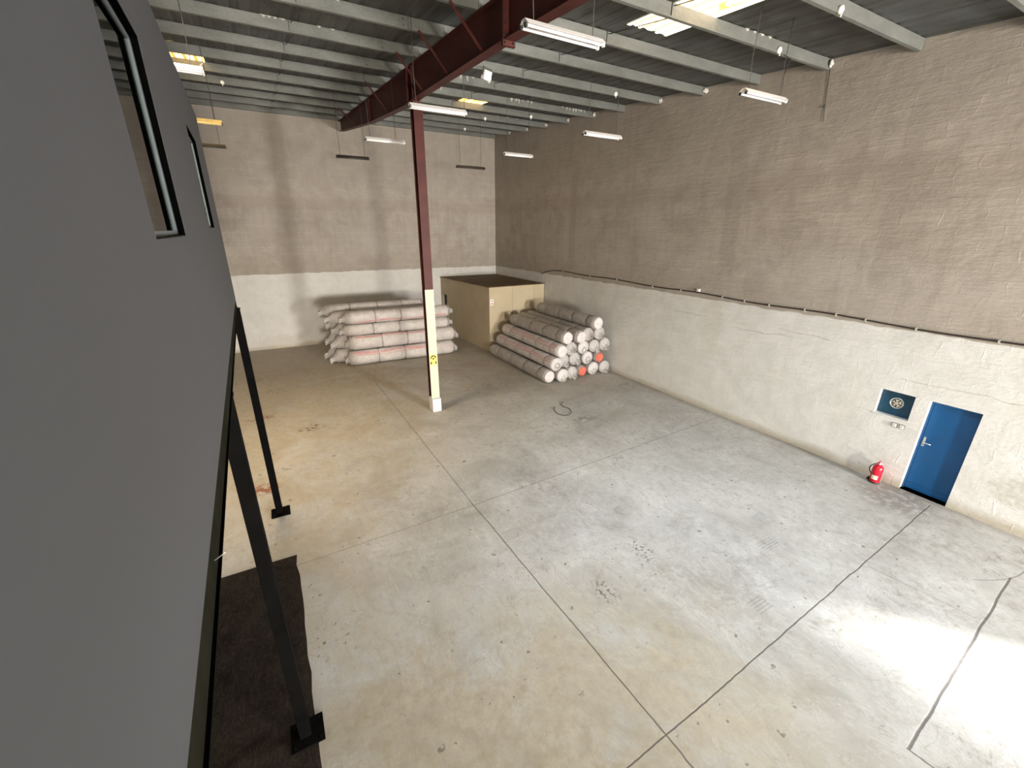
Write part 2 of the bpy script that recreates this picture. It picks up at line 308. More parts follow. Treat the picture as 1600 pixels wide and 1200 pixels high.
# ------------------------------------------------------------------ mesh helpers
OFF = {}
class MB:
    def __init__(s): s.v = []; s.f = []; s.mi = []; s.sm = []
    def add(s, vs_, fs, mi=0, smooth=False):
        b = len(s.v); s.v += [Vector(q) for q in vs_]
        for f in fs: s.f.append([b+i for i in f]); s.mi.append(mi); s.sm.append(smooth)
        return s
    def box(s, lo, hi, mi=0, mat=None):
        x0, y0, z0 = lo; x1, y1, z1 = hi
        p = [Vector(q) for q in ((x0,y0,z0),(x1,y0,z0),(x1,y1,z0),(x0,y1,z0),(x0,y0,z1),(x1,y0,z1),(x1,y1,z1),(x0,y1,z1))]
        if mat: p = [mat @ q for q in p]
        return s.add(p, [(0,3,2,1),(4,5,6,7),(0,1,5,4),(1,2,6,5),(2,3,7,6),(3,0,4,7)], mi)
    def prism(s, pts, axis, a, b, mi=0):
        """pts: 2D outline, extruded along axis from a to b"""
        def put(p, t):
            return {0: (t, p[0], p[1]), 1: (p[0], t, p[1]), 2: (p[0], p[1], t)}[axis]
        n = len(pts); v = [put(p, a) for p in pts]+[put(p, b) for p in pts]
        return s.add(v, [tuple(range(n))[::-1], tuple(range(n, 2*n))]+[(i, (i+1) % n, n+(i+1) % n, n+i) for i in range(n)], mi)
    def tube(s, pts, r, n=8, mi=0, caps=True):
        pts = [Vector(p) for p in pts]; rs = r if isinstance(r, (list, tuple)) else [r]*len(pts)
        t = (pts[1]-pts[0]).normalized(); a = t.orthogonal().normalized(); v = []
        for i, p in enumerate(pts):
            t = (pts[min(i+1, len(pts)-1)]-pts[max(i-1, 0)]).normalized(); a = (a-t*a.dot(t)).normalized(); b = t.cross(a)
            v += [p+(a*math.cos(k*2*math.pi/n)+b*math.sin(k*2*math.pi/n))*rs[i] for k in range(n)]
        fs = [(i*n+k, i*n+(k+1) % n, (i+1)*n+(k+1) % n, (i+1)*n+k) for i in range(len(pts)-1) for k in range(n)]
        s.add(v, fs, mi, True)
        if caps: 
            c0 = len(s.v)-len(v); s.f.append([c0+k for k in range(n)][::-1]); s.f.append([len(s.v)-n+k for k in range(n)]); s.mi += [mi]*2; s.sm += [False]*2
        return s
    def lathe(s, prof, c=(0,0,0), n=24, mi=0):
        c = Vector(c); v = [c+Vector((r*math.cos(k*2*math.pi/n), r*math.sin(k*2*math.pi/n), z)) for r, z in prof for k in range(n)]
        return s.add(v, [(i*n+k, i*n+(k+1) % n, (i+1)*n+(k+1) % n, (i+1)*n+k) for i in range(len(prof)-1) for k in range(n)], mi, True)
    def build(s, name, mats, parent=None, bevel=0.):
        off = OFF.get(parent.name, Vector()) if parent else Vector()
        me = bpy.data.meshes.new(name); me.from_pydata([v-off for v in s.v], [], s.f)
        if not isinstance(mats, (list, tuple)): mats = [mats]
        for m in mats: me.materials.append(m)
        for p, i, q in zip(me.polygons, s.mi, s.sm): p.material_index = i; p.use_smooth = q
        bm = bmesh.new(); bm.from_mesh(me); bmesh.ops.recalc_face_normals(bm, faces=bm.faces); bm.to_mesh(me); bm.free()
        o = bpy.data.objects.new(name, me); COL.objects.link(o)
        if parent: o.parent = parent
        OFF[o.name] = off
        if bevel:
            b = o.modifiers.new('bevel', 'BEVEL'); b.width = bevel; b.segments = 2; b.limit_method = 'ANGLE'
        return o
def tag(o, label, cat, group=None):
    o['label'] = label; o['category'] = cat
    if group: o['group'] = group
    return o
def thing(name, loc, label, cat, group=None):
    o = bpy.data.objects.new(name, None); COL.objects.link(o); o.location = loc; o.empty_display_size = .1
    OFF[o.name] = Vector(loc); return tag(o, label, cat, group)
def struct(o): o['kind'] = 'structure'; return o

def holed_wall(mb, P, u0, u1, v0, v1, holes, t, mi=0):
    """P(u, v, w) maps to the world, w = 0 room face, w = t outer face"""
    us = sorted({u0, u1, *[h[0] for h in holes], *[h[1] for h in holes]}); vs_ = sorted({v0, v1, *[h[2] for h in holes], *[h[3] for h in holes]})
    def q(a, b, c, d): mb.add([a, b, c, d], [(0, 1, 2, 3)], mi)
    for a, b in zip(us, us[1:]):
        for c, d in zip(vs_, vs_[1:]):
            um, vm = (a+b)/2, (c+d)/2
            if any(h[0] < um < h[1] and h[2] < vm < h[3] for h in holes): continue
            q(P(a,c,0), P(b,c,0), P(b,d,0), P(a,d,0)); q(P(a,c,t), P(a,d,t), P(b,d,t), P(b,c,t))
    for a, b, c, d in list(holes)+[(u0, u1, v0, v1)]:
        q(P(a,c,0), P(a,d,0), P(a,d,t), P(a,c,t)); q(P(b,c,0), P(b,c,t), P(b,d,t), P(b,d,0))
        q(P(a,c,0), P(a,c,t), P(b,c,t), P(b,c,0)); q(P(a,d,0), P(b,d,0), P(b,d,t), P(a,d,t))

# ------------------------------------------------------------------ hall shell
XL, YF = -15.8, -44.0
def zp(y): return 9.90+.0715*y          # underside of the purlins
SL = .0715
struct(MB().box((XL-.2, YF-.2, -.15), (.3, .3, 0)).build('floor', M['floor']))
struct(MB().box((XL-.2, 0, 0), (.28, .28, 10.35)).build('wall_back', M['wall_back']))
DOOR = (-20.57, -19.79, 0., 2.10); HATCH = (-19.55, -18.94, 1.54, 2.10)
mb = MB(); holed_wall(mb, lambda u, v, t_: (t_, u, v), YF, 0, 0, 10.35, [DOOR, HATCH, (-31.3, -26.1, 0., 4.5)], .28)
struct(mb.build('wall_right', M['wall_right']))
struct(MB().box((XL-.2, YF, 0), (XL, 0, 10.3)).build('wall_left', M['wall_back']))
mb = MB(); holed_wall(mb, lambda u, v, t_: (u, YF-t_, v), XL, .28, 0, 10.3, [], .2)
struct(mb.build('wall_front', M['wall_back']))

# roof sheet: trapezoidal ribs, with rectangular openings for the roof lights
SKY = [(-4.88, -3.88, -17.9, -15.2), (-4.78, -3.86, -7.75, -5.45), (-13.05, -12.12, -8.1, -5.45)]
PROF = [(0, 0), (.09, 0), (.125, .04), (.21, .04), (.245, 0)]; PROFC = [(0, 0), (.13, .0), (.17, .014), (.30, .014), (.34, 0)]
def sheet(mb, x0, x1, y0, y1, dz=0., mi=0, pf=PROF):
    pp = pf[-1][0]; xs = []; k0 = math.floor(x0/pp)-1
    for k in range(k0, int(x1/pp)+3):
        for px, pz in pf[:-1]:
            xx = k*pp+px
            if x0-1e-6 <= xx <= x1+1e-6: xs.append((xx, pz))
    def hz(x):
        u = x % pp
        for (a, za), (b, zb) in zip(pf, pf[1:]):
            if a <= u <= b+1e-9: return za+(zb-za)*(u-a)/(b-a)
        return 0.
    if not xs or xs[0][0] > x0+1e-4: xs.insert(0, (x0, hz(x0)))
    if xs[-1][0] < x1-1e-4: xs.append((x1, hz(x1)))
    n = max(1, int((y1-y0)/1.5)); ys = [y0+(y1-y0)*i/n for i in range(n+1)]
    v = [(x, y, zp(y)+.205+pz+dz) for y in ys for x, pz in xs]; w_ = len(xs)
    mb.add(v, [(j*w_+i, j*w_+i+1, (j+1)*w_+i+1, (j+1)*w_+i) for j in range(n) for i in range(w_-1)], mi)
mb = MB(); xs = sorted({XL, 0, *[q for a in SKY for q in a[:2]]})
for a, b in zip(xs, xs[1:]):
    cuts = sorted([(s_[2], s_[3]) for s_ in SKY if s_[0] < (a+b)/2 < s_[1]]); y = YF-.2
    for c0, c1 in cuts: sheet(mb, a, b, y, c0, pf=PROFC); y = c1
    sheet(mb, a, b, y, .2, pf=PROFC)
for a in SKY: pass
# opaque outer skin so that only the roof lights let daylight through
o = mb.build('ceiling', M['roof']); struct(o)
names = [('roof_light', 'long bright amber-white corrugated roof light at the top right of the ceiling', 'sky_a'),
         ('roof_light', 'small yellow corrugated roof light near the back right, behind the red rafter', 'sky_b'),
         ('roof_light', 'yellow corrugated roof light at the far left, above the grey office wall', 'sky_b')]
for (nm, lb, mt), (a, b, c_, d) in zip(names, SKY):
    mb = MB(); sheet(mb, a-.02, b+.02, c_-.05, d+.05, .006); tag(mb.build(nm, M[mt]), lb, 'skylight')

# purlins ------------------------------------------------------------------
ordn = ['first', 'second', 'third', 'fourth', 'fifth', 'sixth', 'seventh', 'eighth', 'ninth', 'tenth', 'eleventh', 'twelfth', 'thirteenth', 'fourteenth', 'fifteenth']
PY = [-.12-1.62*k if k else -.12 for k in range(15)]
for k, y in enumerate(PY):
    if y < -25.: break
    z = zp(y)
    lab = 'grey galvanised roof purlin resting right against the back wall' if k == 0 else 'grey galvanised roof purlin, %s one counted from the back wall' % ordn[k]
    t = thing('roof_purlin', (-7.9, y, z), lab, 'roof beam', 'galvanised purlins under the roof')
    # C section: web faces the front of the hall, flanges point to the back
    m_ = MB(); x0, x1 = XL+.02, -.01
    m_.box((x0, y-.005, z), (x1, y, z+.2)); m_.box((x0, y, z), (x1, y+.065, z+.006)); m_.box((x0, y, z+.194), (x1, y+.065, z+.2)); m_.box((x0, y+.06, z+.006), (x1, y+.065, z+.026))
    m_.build('web_and_flanges', M['galv'], t)
    for xx in (-8.62, -6.75):               # sleeve laps each side of the rafter
        MB().box((xx-.012, y-.011, z+.012), (xx+.012, y-.005, z+.19)).build('lap_joint', M['galv'], t)
        for dz in (.05, .15): MB().tube([(xx+.06, y-.018, z+dz), (xx+.06, y-.004, z+dz)], .014, 6).build('bolt', M['wire'], t)
    # cleat on the rafter
    MB().box((-7.76, y-.02, z+.01), (-7.60, y-.006, z+.17)).build('cleat', M['galv'], t)
    if k in (1, 2, 3, 4, 5, 7, 8, 10):      # mortar and foam packed round the end in the right wall
        bm = bmesh.new(); bmesh.ops.create_icosphere(bm, subdivisions=3, radius=.06)
        for v in bm.verts:
            d = noise.noise(v.co*16+Vector((k, 0, 0)))*.05; v.co += v.co.normalized()*d; v.co.z *= 1.1; v.co.y *= .7
            v.co += Vector((-.055, -.045, .11))
        q = MB(); q.add([v.co+Vector((-.01, y, z)) for v in bm.verts], [[w_.index for w_ in f.verts] for f in bm.faces], 0, True); bm.free()
        q.build('end_packing', M['foam'], t)
    drips = {5: [(-6.35, -5.9, 2), (-3.6, -2.7, 6), (-1.5, -.4, 8)], 6: [(-6.5, -5.6, 5)], 4: [], 7: [(-10.9, -10.4, 4), (-9.9, -9.5, 2)], 8: [(-10.3, -9.6, 4)], 10: [(-3.1, -2.2, 4)], 3: [(-2.6, -1.2, 3)]}.get(k)
    if drips:
        q = MB()
        for a, b, n in drips:
            for i in range(n):
                xx = a+(b-a)*(i+.5)/n+random.uniform(-.04, .04); h = random.uniform(.03, .14 if k in (5, 6) else .04); wd = random.uniform(.02, .045)
                pts = [(xx-wd*1.6, z+.2), (xx+wd*1.6, z+.2), (xx+wd*.8, z+.2-h*.35), (xx+wd*.45, z+.2-h), (xx-wd*.3, z+.2-h*.93), (xx-wd*.8, z+.2-h*.3)]
                q.prism(pts, 1, y-.022, y-.005)
        q.build('sealant_drips', M['foam'], t)['kind'] = 'stuff'

# sag rods between the purlins, one line in each bay
for X, lb in ((-10.35, 'thin dark sag rod line under the purlins left of the red rafter'), (-4.95, 'thin dark sag rod line under the purlins right of the red rafter')):
    t = thing('sag_rod', (X, -12, zp(-12)), lb, 'rod')
    for a, b in zip(PY, PY[1:]):
        MB().tube([(X, a-.006, zp(a)+.16), (X+.05, b+.07, zp(b)+.04)], .008, 5).build('rod', M['wire'], t)
    for a in PY: MB().box((X-.05, a-.02, zp(a)+.02), (X-.04, a-.006, zp(a)+.19)).build('angle_clip', M['wire'], t)

# red rafter ------------------------------------------------------------------
RX = -7.68
t = thing('steel_rafter', (RX, -12, 8.4), 'dark red oxide tapered steel rafter crossing under the roof', 'steel beam')
bot = [(-.05, 9.52), (-6.0, 8.80), (-10.2, 8.43), (-11.1, 8.42), (-15.55, 8.20), (-25.4, 7.5), (YF+.02, 6.1)]
bot = [(y, z-.02) for y, z in bot]
topf = [(y, zp(y)-.012) for y, z in bot]
mb = MB()
for (a, za), (b, zb) in zip(bot, bot[1:]):
    ta, tb = zp(a)-.012, zp(b)-.012
    mb.prism([(a, za), (b, zb), (b, tb), (a, ta)], 0, RX-.005, RX+.005)
mb.build('web', M['oxide'], t)
mb = MB()
for (a, za), (b, zb) in zip(bot, bot[1:]): mb.prism([(a, za), (b, zb), (b, zb-.014), (a, za-.014)], 0, RX-.10, RX+.10)
mb.build('bottom_flange', M['oxide'], t)
mb = MB()
for (a, za), (b, zb) in zip(topf, topf[1:]): mb.prism([(a, za-.014), (b, zb-.014), (b, zb), (a, za)], 0, RX-.10, RX+.10)
mb.build('top_flange', M['oxide'], t)
def bz(y):
    for (a, za), (b, zb) in zip(bot, bot[1:]):
        if b <= y <= a: return za+(zb-za)*(a-y)/(a-b)
for y in (-6.0, -10.45, -10.85):
    for sx in (-1, 1):
        MB().prism([(y-.006, bz(y)), (y+.006, bz(y)), (y+.006, zp(y)-.03), (y-.006, zp(y)-.03)], 0, RX+.006*sx, RX+.095*sx).build('stiffener_plate', M['oxide'], t)
y = -15.6
q = MB(); q.box((RX-.11, y-.03, bz(y)-.09), (RX+.11, y+.03, zp(y)-.01)); ep = q.build('splice_plate', M['oxide'], t)
for sx in (-.07, .07):
    for dz in (-.05, .06, .2, .36): MB().tube([(RX+sx, y+.065, bz(y)+dz), (RX+sx, y-.065, bz(y)+dz)], .016, 6).build('bolt', M['blackv'], ep)
for yb in (-14.75, -13.1, -11.5, -8.2, -3.4):
    y = min(PY, key=lambda v: abs(v-yb))
    a = Vector((RX-.60, y-.03, zp(y)+.01)); b = Vector((RX-.02, y-.03, bz(y)+.03)); d = (b-a)
    q = MB(); n = Vector((0, 1, 0)).cross(d.normalized())*.025
    q.add([a-n, a+n, b+n, b-n, a-n+Vector((0,.006,0)), a+n+Vector((0,.006,0)), b+n+Vector((0,.006,0)), b-n+Vector((0,.006,0))], [(0,1,2,3),(7,6,5,4),(0,4,5,1),(1,5,6,2),(2,6,7,3),(3,7,4,0)])
    q.build('fly_brace', M['oxide'], t)

# red column ------------------------------------------------------------------
CX0, CX1, CY = -7.74, -7.50, -10.78; CM = (CX0+CX1)/2
t = thing('steel_column', (CM, CY+.13, 0), 'tall slim red steel column with a white painted lower face', 'column')
ct = bz(-10.6)-.016
MB().box((CX0, CY, .44), (CX1, CY+.016, ct)).build('front_flange', M['oxide'], t)
MB().box((CX0, CY+.26, .44), (CX1, CY+.276, ct)).build('rear_flange', M['oxide'], t)
MB().box((CM-.005, CY+.016, .44), (CM+.005, CY+.26, ct)).build('web', M['oxide'], t)
MB().box((CX0-.012, CY-.014, .44), (CX1+.008, CY-.001, 3.78)).build('white_painted_facing', M['white_paint'], t, .004)
o = MB().box((CX0+.0, CY-.045, 0), (CX1+.035, CY+.30, .43)).build('concrete_plinth', M['plinth'], t, .01); o['label'] = 'white concrete plinth'
st = MB().box((CM-.11, CY-.017, 1.54), (CM+.10, CY-.0145, 1.86)).build('warning_sticker', M['yellow'], t); st['label'] = 'yellow sticker with black mark'
q = MB()
arc = [(CM-.005+.075*math.cos(a), 1.745+.075*math.sin(a)) for a in [math.pi*i/10 for i in range(11)]]
for a, b in zip(arc, arc[1:]): q.tube([(a[0], CY-.019, a[1]), (b[0], CY-.019, b[1])], .017, 5)
q.box((CM-.10, CY-.020, 1.56), (CM-.06, CY-.0175, 1.64)); q.box((CM+.05, CY-.020, 1.56), (CM+.09, CY-.0175, 1.64)); q.box((CM-.03, CY-.020, 1.70), (CM+.02, CY-.0175, 1.76))
q.build('black_print', M['blackv'], st)

# ------------------------------------------------------------------ grey mezzanine office on the left
def wx(y): return -12.095-.03*(y+14.1)
WALLY0, WALLY1, WZ0, WZ1 = -25.4, -14.25, 4.30, 6.86
W1 = (-20.42, -19.33, 5.35, 6.34); W2 = (-16.95, -15.86, 5.40, 6.36)
T = .10
mb = MB(); holed_wall(mb, lambda u, v, t_: (wx(u)-t_, u, v), WALLY0, WALLY1, WZ0, WZ1, [W1, W2, (-23.9, -22.95, 5.35, 6.34)], T)
o = struct(mb.build('wall_office', M['grey_board']))
o = struct(MB().add([(wx(WALLY1)-T, WALLY1, WZ0), (XL, WALLY1, WZ0), (XL, WALLY1-.1, WZ0), (wx(WALLY1)-T, WALLY1-.1, WZ0)]+[(wx(WALLY1)-T, WALLY1, WZ1), (XL, WALLY1, WZ1), (XL, WALLY1-.1, WZ1), (wx(WALLY1)-T, WALLY1-.1, WZ1)],
      [(0,1,2,3),(4,5,6,7),(0,1,5,4),(2,3,7,6),(0,3,7,4),(1,2,6,5)]).build('wall_office_end', M['grey_board']))
def slab(name, z0, z1, mat, inset):
    v = [(wx(WALLY1)-inset, WALLY1), (wx(WALLY0)-inset, WALLY0), (XL, WALLY0), (XL, WALLY1)]
    return struct(MB().prism(v, 2, z0, z1).build(name, mat))
struct(MB().box((XL+.02, WALLY1-.16, WZ0+.001), (wx(WALLY1)-T-.01, WALLY1-.11, WZ1-.001)).build('wall_office_lining', M['cream_board']))
slab('floor_office', 4.20, 4.299, M['beam_dark'], .06)
slab('ceiling_office', WZ1+.001, WZ1+.06, M['grey_board'], -.0)
for n_, (w0, w1, z0, z1) in enumerate((W1, W2)):
    t = bpy.data.objects.new('window_%d' % (n_+1), None); COL.objects.link(t); t.location = (wx(w1), w1, z0); OFF[t.name] = Vector(t.location); struct(t)
    def fr(a, b, c_, d, d0, d1, nm, mat):
        q = MB(); P = lambda u, v, t_: (wx(u)-t_, u, v)
        q.add([P(a,c_,d0), P(b,c_,d0), P(b,d,d0), P(a,d,d0), P(a,c_,d1), P(b,c_,d1), P(b,d,d1), P(a,d,d1)], [(0,1,2,3),(4,7,6,5),(0,4,5,1),(1,5,6,2),(2,6,7,3),(3,7,4,0)])
        return q.build(nm, mat, t)
    fr(w1-.012, w1-.0005, z0, z1, .002, .032, 'jamb_lining', M['shade_trim'])
    fr(w0, w1-.012, z1-.010, z1-.0005, .002, .032, 'head_lining', M['shade_trim'])
    fr(w0+.03, w1-.012, z0+.001, z0+.006, .002, .033, 'window_sill', M['beam_dark'])
    fr(w1-.05, w1-.0005, z0+.03, z1-.03, .034, .052, 'window_frame', M['alu_frame'])
    fr(w0+.0005, w0+.03, z0+.03, z1-.03, .034, .052, 'window_frame', M['alu_frame'])
    fr(w0+.0005, w1-.0005, z0+.0065, z0+.03, .036, .052, 'window_frame', M['alu_frame'])
    fr(w0+.0005, w1-.0005, z1-.03, z1-.011, .036, .052, 'window_frame', M['alu_frame'])
    fr(w0+.03, w1-.05, z0+.03, z1-.03, .043, .046, 'glass_pane', M['glass'])
# stair landing behind the camera
struct(MB().box((wx(-24)+.02, -25.4, 3.62), (-9.2, -23.05, 3.72)).build('floor_landing', M['beam_dark']))
# edge beam under the office wall
t = thing('edge_beam', (wx(-18)-.05, -18, 4.1), 'dark steel edge beam running under the bottom of the grey office wall', 'steel beam')
def along(q, d0, d1, z0, z1, y0, y1):
    P = lambda u, v, t_: (wx(u)-t_, u, v)
    return q.add([P(y0,z0,d0), P(y1,z0,d0), P(y1,z1,d0), P(y0,z1,d0), P(y0,z0,d1), P(y1,z0,d1), P(y1,z1,d1), P(y0,z1,d1)], [(0,1,2,3),(4,7,6,5),(0,4,5,1),(1,5,6,2),(2,6,7,3),(3,7,4,0)])
along(MB(), .012, .022, 4.135, 4.298, WALLY0, -14.02).build('web', M['beam_dark'], t)
along(MB(), .0, .022, 4.125, 4.134, WALLY0, -14.02).build('bottom_lip', M['black_steel'], t)
along(MB(), .0225, .059, 4.275, 4.298, WALLY0, -14.3).build('top_lip', M['black_steel'], t)
q = MB(); yb = -21.05; q.tube([(wx(yb)+.002, yb, 4.24), (wx(yb)+.032, yb+.02, 4.245), (wx(yb)+.036, yb+.021, 4.247)], [.0018, .0018, .0035], 6); tag(q.build('loose_screw', M['steel']), 'small bright screw sticking out at the bottom edge of the grey office wall', 'screw')

for (px, py, lb) in ((-12.13, -14.13, 'black square steel post at the far end of the grey office'), (-12.02, -18.77, 'near black square steel post standing on the dark brown rectangle')):
    t = thing('support_post', (px, py, 0), lb, 'post', 'black posts under the office')
    MB().box((px-.06, py-.06, .013), (px+.06, py+.06, 4.122)).build('shaft', M['black_steel'], t, .006)
    MB().box((px-.15, py-.17, .0045), (px+.19, py+.15, .022)).build('base_plate', M['black_steel'], t)
    for a, b in ((-.11, -.13), (.15, -.13), (-.11, .11), (.15, .11)): MB().tube([(px+a, py+b, .02), (px+a, py+b, .045)], .012, 6).build('anchor_bolt', M['black_steel'], t)
    MB().box((px-.09, py-.09, 4.10), (px+.065, py+.09, 4.122)).build('head_plate', M['black_steel'], t)

# thin dark brown rectangle with uneven edges on the floor beneath
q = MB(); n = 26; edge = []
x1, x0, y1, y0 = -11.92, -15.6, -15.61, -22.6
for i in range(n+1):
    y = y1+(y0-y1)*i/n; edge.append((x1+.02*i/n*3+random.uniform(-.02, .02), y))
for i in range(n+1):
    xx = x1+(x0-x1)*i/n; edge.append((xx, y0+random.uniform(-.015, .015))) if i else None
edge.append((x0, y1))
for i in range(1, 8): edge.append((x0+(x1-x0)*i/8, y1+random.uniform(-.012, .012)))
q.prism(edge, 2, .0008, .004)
tag(q.build('floor_patch', M['sheet']), 'dark brown rectangle lying flat on the concrete below the grey office', 'floor sheet')

# ------------------------------------------------------------------ board enclosure in the back corner
BF = [(-3.03, -5.30), (-.03, -5.20), (-.03, -.03), (-3.40, -.03)]; BH = 2.95
t = thing('board_enclosure', (-1.6, -2.7, 0), 'large cream board box room with brown flat top in the back corner', 'enclosure')
def wallpoly(a, b, z0, z1, th, nm, mat, holes=(), par=None):
    a, b = Vector(a), Vector(b); L = (b-a).length; d = (b-a)/L; n = Vector((d.y, -d.x))
    q = MB(); holed_wall(q, lambda u, v, w_: (a.x+d.x*u-n.x*w_, a.y+d.y*u-n.y*w_, v), 0, L, z0, z1, list(holes), th)
    return q.build(nm, mat, par or t)
wallpoly(BF[0], BF[1], 0, BH, .05, 'front_panel', M['cream_board'])
wallpoly(BF[3], (BF[0][0], BF[0][1]+.055), 0, BH, .05, 'side_panel', M['cream_board'], [(.12, .72, 1.22, 2.08)])
MB().box((-3.2, -1.2, 1.1), (-2.9, -.2, 2.2)).build('opening_backing', M['blackv'], t)
MB().prism([(-3.06, -5.34), (0-.005, -5.23), (-.005, -.01), (-3.44, -.01)], 2, BH+.001, BH+.03).build('top_panel', M['brown_board'], t)
q = MB(); dd = Vector((3, .1)).normalized()
for zz in (1.22, 2.1):
    q.box((-3.0, -5.3025, zz), (-3.0, -5.30, zz+.005))
for uu, z0, z1 in ((1.22, 0, BH), (2.44, 0, BH)):
    x_ = BF[0][0]+dd.x*uu; y_ = BF[0][1]+dd.y*uu; q.box((x_-.004, y_-.003, z0+.01), (x_+.004, y_+.001, z1-.01))
q.build('board_joint', M['brown_board'], t)
lb = MB().box((-2.99, -5.309, 2.16), (-2.83, -5.300, 2.42)).build('notice', M['paper'], t); lb['label'] = 'small white notice with a red band'
q = MB(); q.box((-2.975, -5.3115, 2.20), (-2.845, -5.3095, 2.245)); q.build('red_band', M['redink'], lb)
q = MB(); q.box((-2.935, -5.3115, 2.30), (-2.885, -5.3095, 2.37)); q.build('printed_mark', M['strap'], lb)

# ------------------------------------------------------------------ wrapped rolls
def make_roll(name, label, group, c0, c1, r, body, stripe=None, straps=(.25, .5, .75), strap_mat='strap', end0='film', end1='film', seed=0, sag=0.):
    """c0 = far/left end, c1 = near/right end of the axis; local X runs along it"""
    rnd = random.Random(seed); c0 = Vector(c0); c1 = Vector(c1); ax = c1-c0; L = ax.length
    t = bpy.data.objects.new(name, None); COL.objects.link(t); mid = (c0+c1)/2; t.location = mid-Vector((0, 0, r)); tag(t, label, 'fabric roll', group)
    yaw = math.atan2(ax.y, ax.x); t.rotation_euler = (0, -math.asin(ax.z/L), yaw); OFF[t.name] = Vector()
    def disp(u, a):
        p = Vector((u*1.3, math.cos(a)*1.4, math.sin(a)*1.4))+Vector((seed*3.7, 0, 0))
        k = 1+noise.noise(p)*.045+noise.noise(p*4.1)*.022
        for s_ in straps: k -= .085*math.exp(-((u-(s_-.5)*L)/.05)**2)
        e = min(u+L/2, L/2-u); k *= (1-max(0, (.12-e)/.12)**2*.30)
        return k
    nU, nA = 44, 26
    def ring(u, dr=0., a0=0, a1=2*math.pi, n=nA):
        return [Vector((u, math.cos(a0+(a1-a0)*k/n)*(r*disp(u, a0+(a1-a0)*k/n)+dr), r+math.sin(a0+(a1-a0)*k/n)*(r*disp(u, a0+(a1-a0)*k/n)+dr))) for k in range(n if a1-a0 > 6.28 else n+1)]
    us = [-L/2]+[-L/2+.02, -L/2+.06, -L/2+.12]+[-L/2+.12+(L-.24)*i/nU for i in range(1, nU)]+[L/2-.12, L/2-.06, L/2-.02, L/2]
    us = sorted([u for u in us if all(abs(u-(s_-.5)*L) > .075 for s_ in straps)]+[(s_-.5)*L+d for s_ in straps for d in (-.07, -.04, -.013, .013, .04, .07)])
    q = MB(); v = []
    for u in us: v += ring(u)
    n = len(us); fs = [(i*nA+k, i*nA+(k+1) % nA, (i+1)*nA+(k+1) % nA, (i+1)*nA+k) for i in range(n-1) for k in range(nA)]
    q.add(v, fs, 0, True); q.f.append(list(range(nA))[::-1]); q.f.append([(n-1)*nA+k for k in range(nA)]); q.mi += [0, 0]; q.sm += [False]*2
    q.build('wrapped_body', M[body], t)
    for s_ in straps:
        u = (s_-.5)*L; q = MB(); v = ring(u-.012, .007)+ring(u+.012, .007)+ring(u-.012, -.004)+ring(u+.012, -.004)
        q.add(v, [(k, (k+1) % nA, nA+(k+1) % nA, nA+k) for k in range(nA)]+[(2*nA+k, k, nA+k, 3*nA+k) for k in range(0)], 0, True)
        q.add([], []); q.build('strap', M[strap_mat], t)
    if stripe:
        for (a0, a1, f0, f1) in stripe:
            q = MB(); m_ = 5; v = []; uu = [-L/2*f0+(L/2*f1+L/2*f0)*i/30 for i in range(31)]
            for i, u in enumerate(uu):
                wv = .12*math.sin(i*.35+seed); v += ring(u, .003, a0+wv, a1+wv*.6, m_)
            w_ = m_+1; q.add(v, [(i*w_+k, i*w_+k+1, (i+1)*w_+k+1, (i+1)*w_+k) for i in range(30) for k in range(m_)], 0, True)
            q.build('red_stripe', M['roll_stripe'], t)
    for sgn, kind in ((-1, end0), (1, end1)):
        u = sgn*L/2
        if kind in ('disc', 'orange', 'disc_pink'):
            q = MB(); v = []; rr = [(1.0, .0), (.86, .02), (.5, .035), (.2, .012), (.02, .02)]
            for f, h in rr:
                v += [Vector((u+sgn*(h+.02*noise.noise(Vector((math.cos(a)*f*4, math.sin(a)*f*4, seed)))), math.cos(a)*r*.86*f, r+math.sin(a)*r*.86*f)) for a in [2*math.pi*k/nA for k in range(nA)]]
            q.add(v, [(i*nA+k, i*nA+(k+1) % nA, (i+1)*nA+(k+1) % nA, (i+1)*nA+k) for i in range(4) for k in range(nA)], 0, True); q.f.append([len(v)-nA+k for k in range(nA)]); q.mi.append(0); q.sm.append(False)
            e = q.build('roll_end', M['orange' if kind == 'orange' else 'roll_end'], t)
            if kind == 'orange': e['label'] = 'bright orange roll end'
        if kind in ('film', 'film_long', 'disc_pink'):
            # gathered, twisted plastic sleeve
            ln = {'film': .22, 'film_long': .34, 'orange': .10, 'disc_pink': .10}[kind]; q = MB(); v = []; prof = [(1.0, -.06), (.97, .02), (.70, .25), (.42, .5), (.30, .72), (.40, .92), (.30, 1.04)]; nA2 = 28
            dx, dz = rnd.uniform(-.5, .5), rnd.uniform(-.75, -.1)
            for f, h in prof:
                hh = max(h, 0)
                for k in range(nA2):
                    a = 2*math.pi*k/nA2+h*1.1; w_ = 1+(.17*math.sin(k*2*math.pi*6/nA2+seed)+.30*noise.noise(Vector((k*.9, h*3, seed))))*min(1, hh*2.2)
                    v.append(Vector((u+sgn*(h*ln+.04*noise.noise(Vector((k*.7, seed, h*2)))*hh), math.cos(a)*r*1.02*f*w_+dx*ln*hh*.5, r+math.sin(a)*r*1.02*f*w_+dz*r*hh*.8)))
            q.add(v, [(i*nA2+k, i*nA2+(k+1) % nA2, (i+1)*nA2+(k+1) % nA2, (i+1)*nA2+k) for i in range(len(prof)-1) for k in range(nA2)], 0, True)
            q.build('film_end', M['film'], t)
    return t

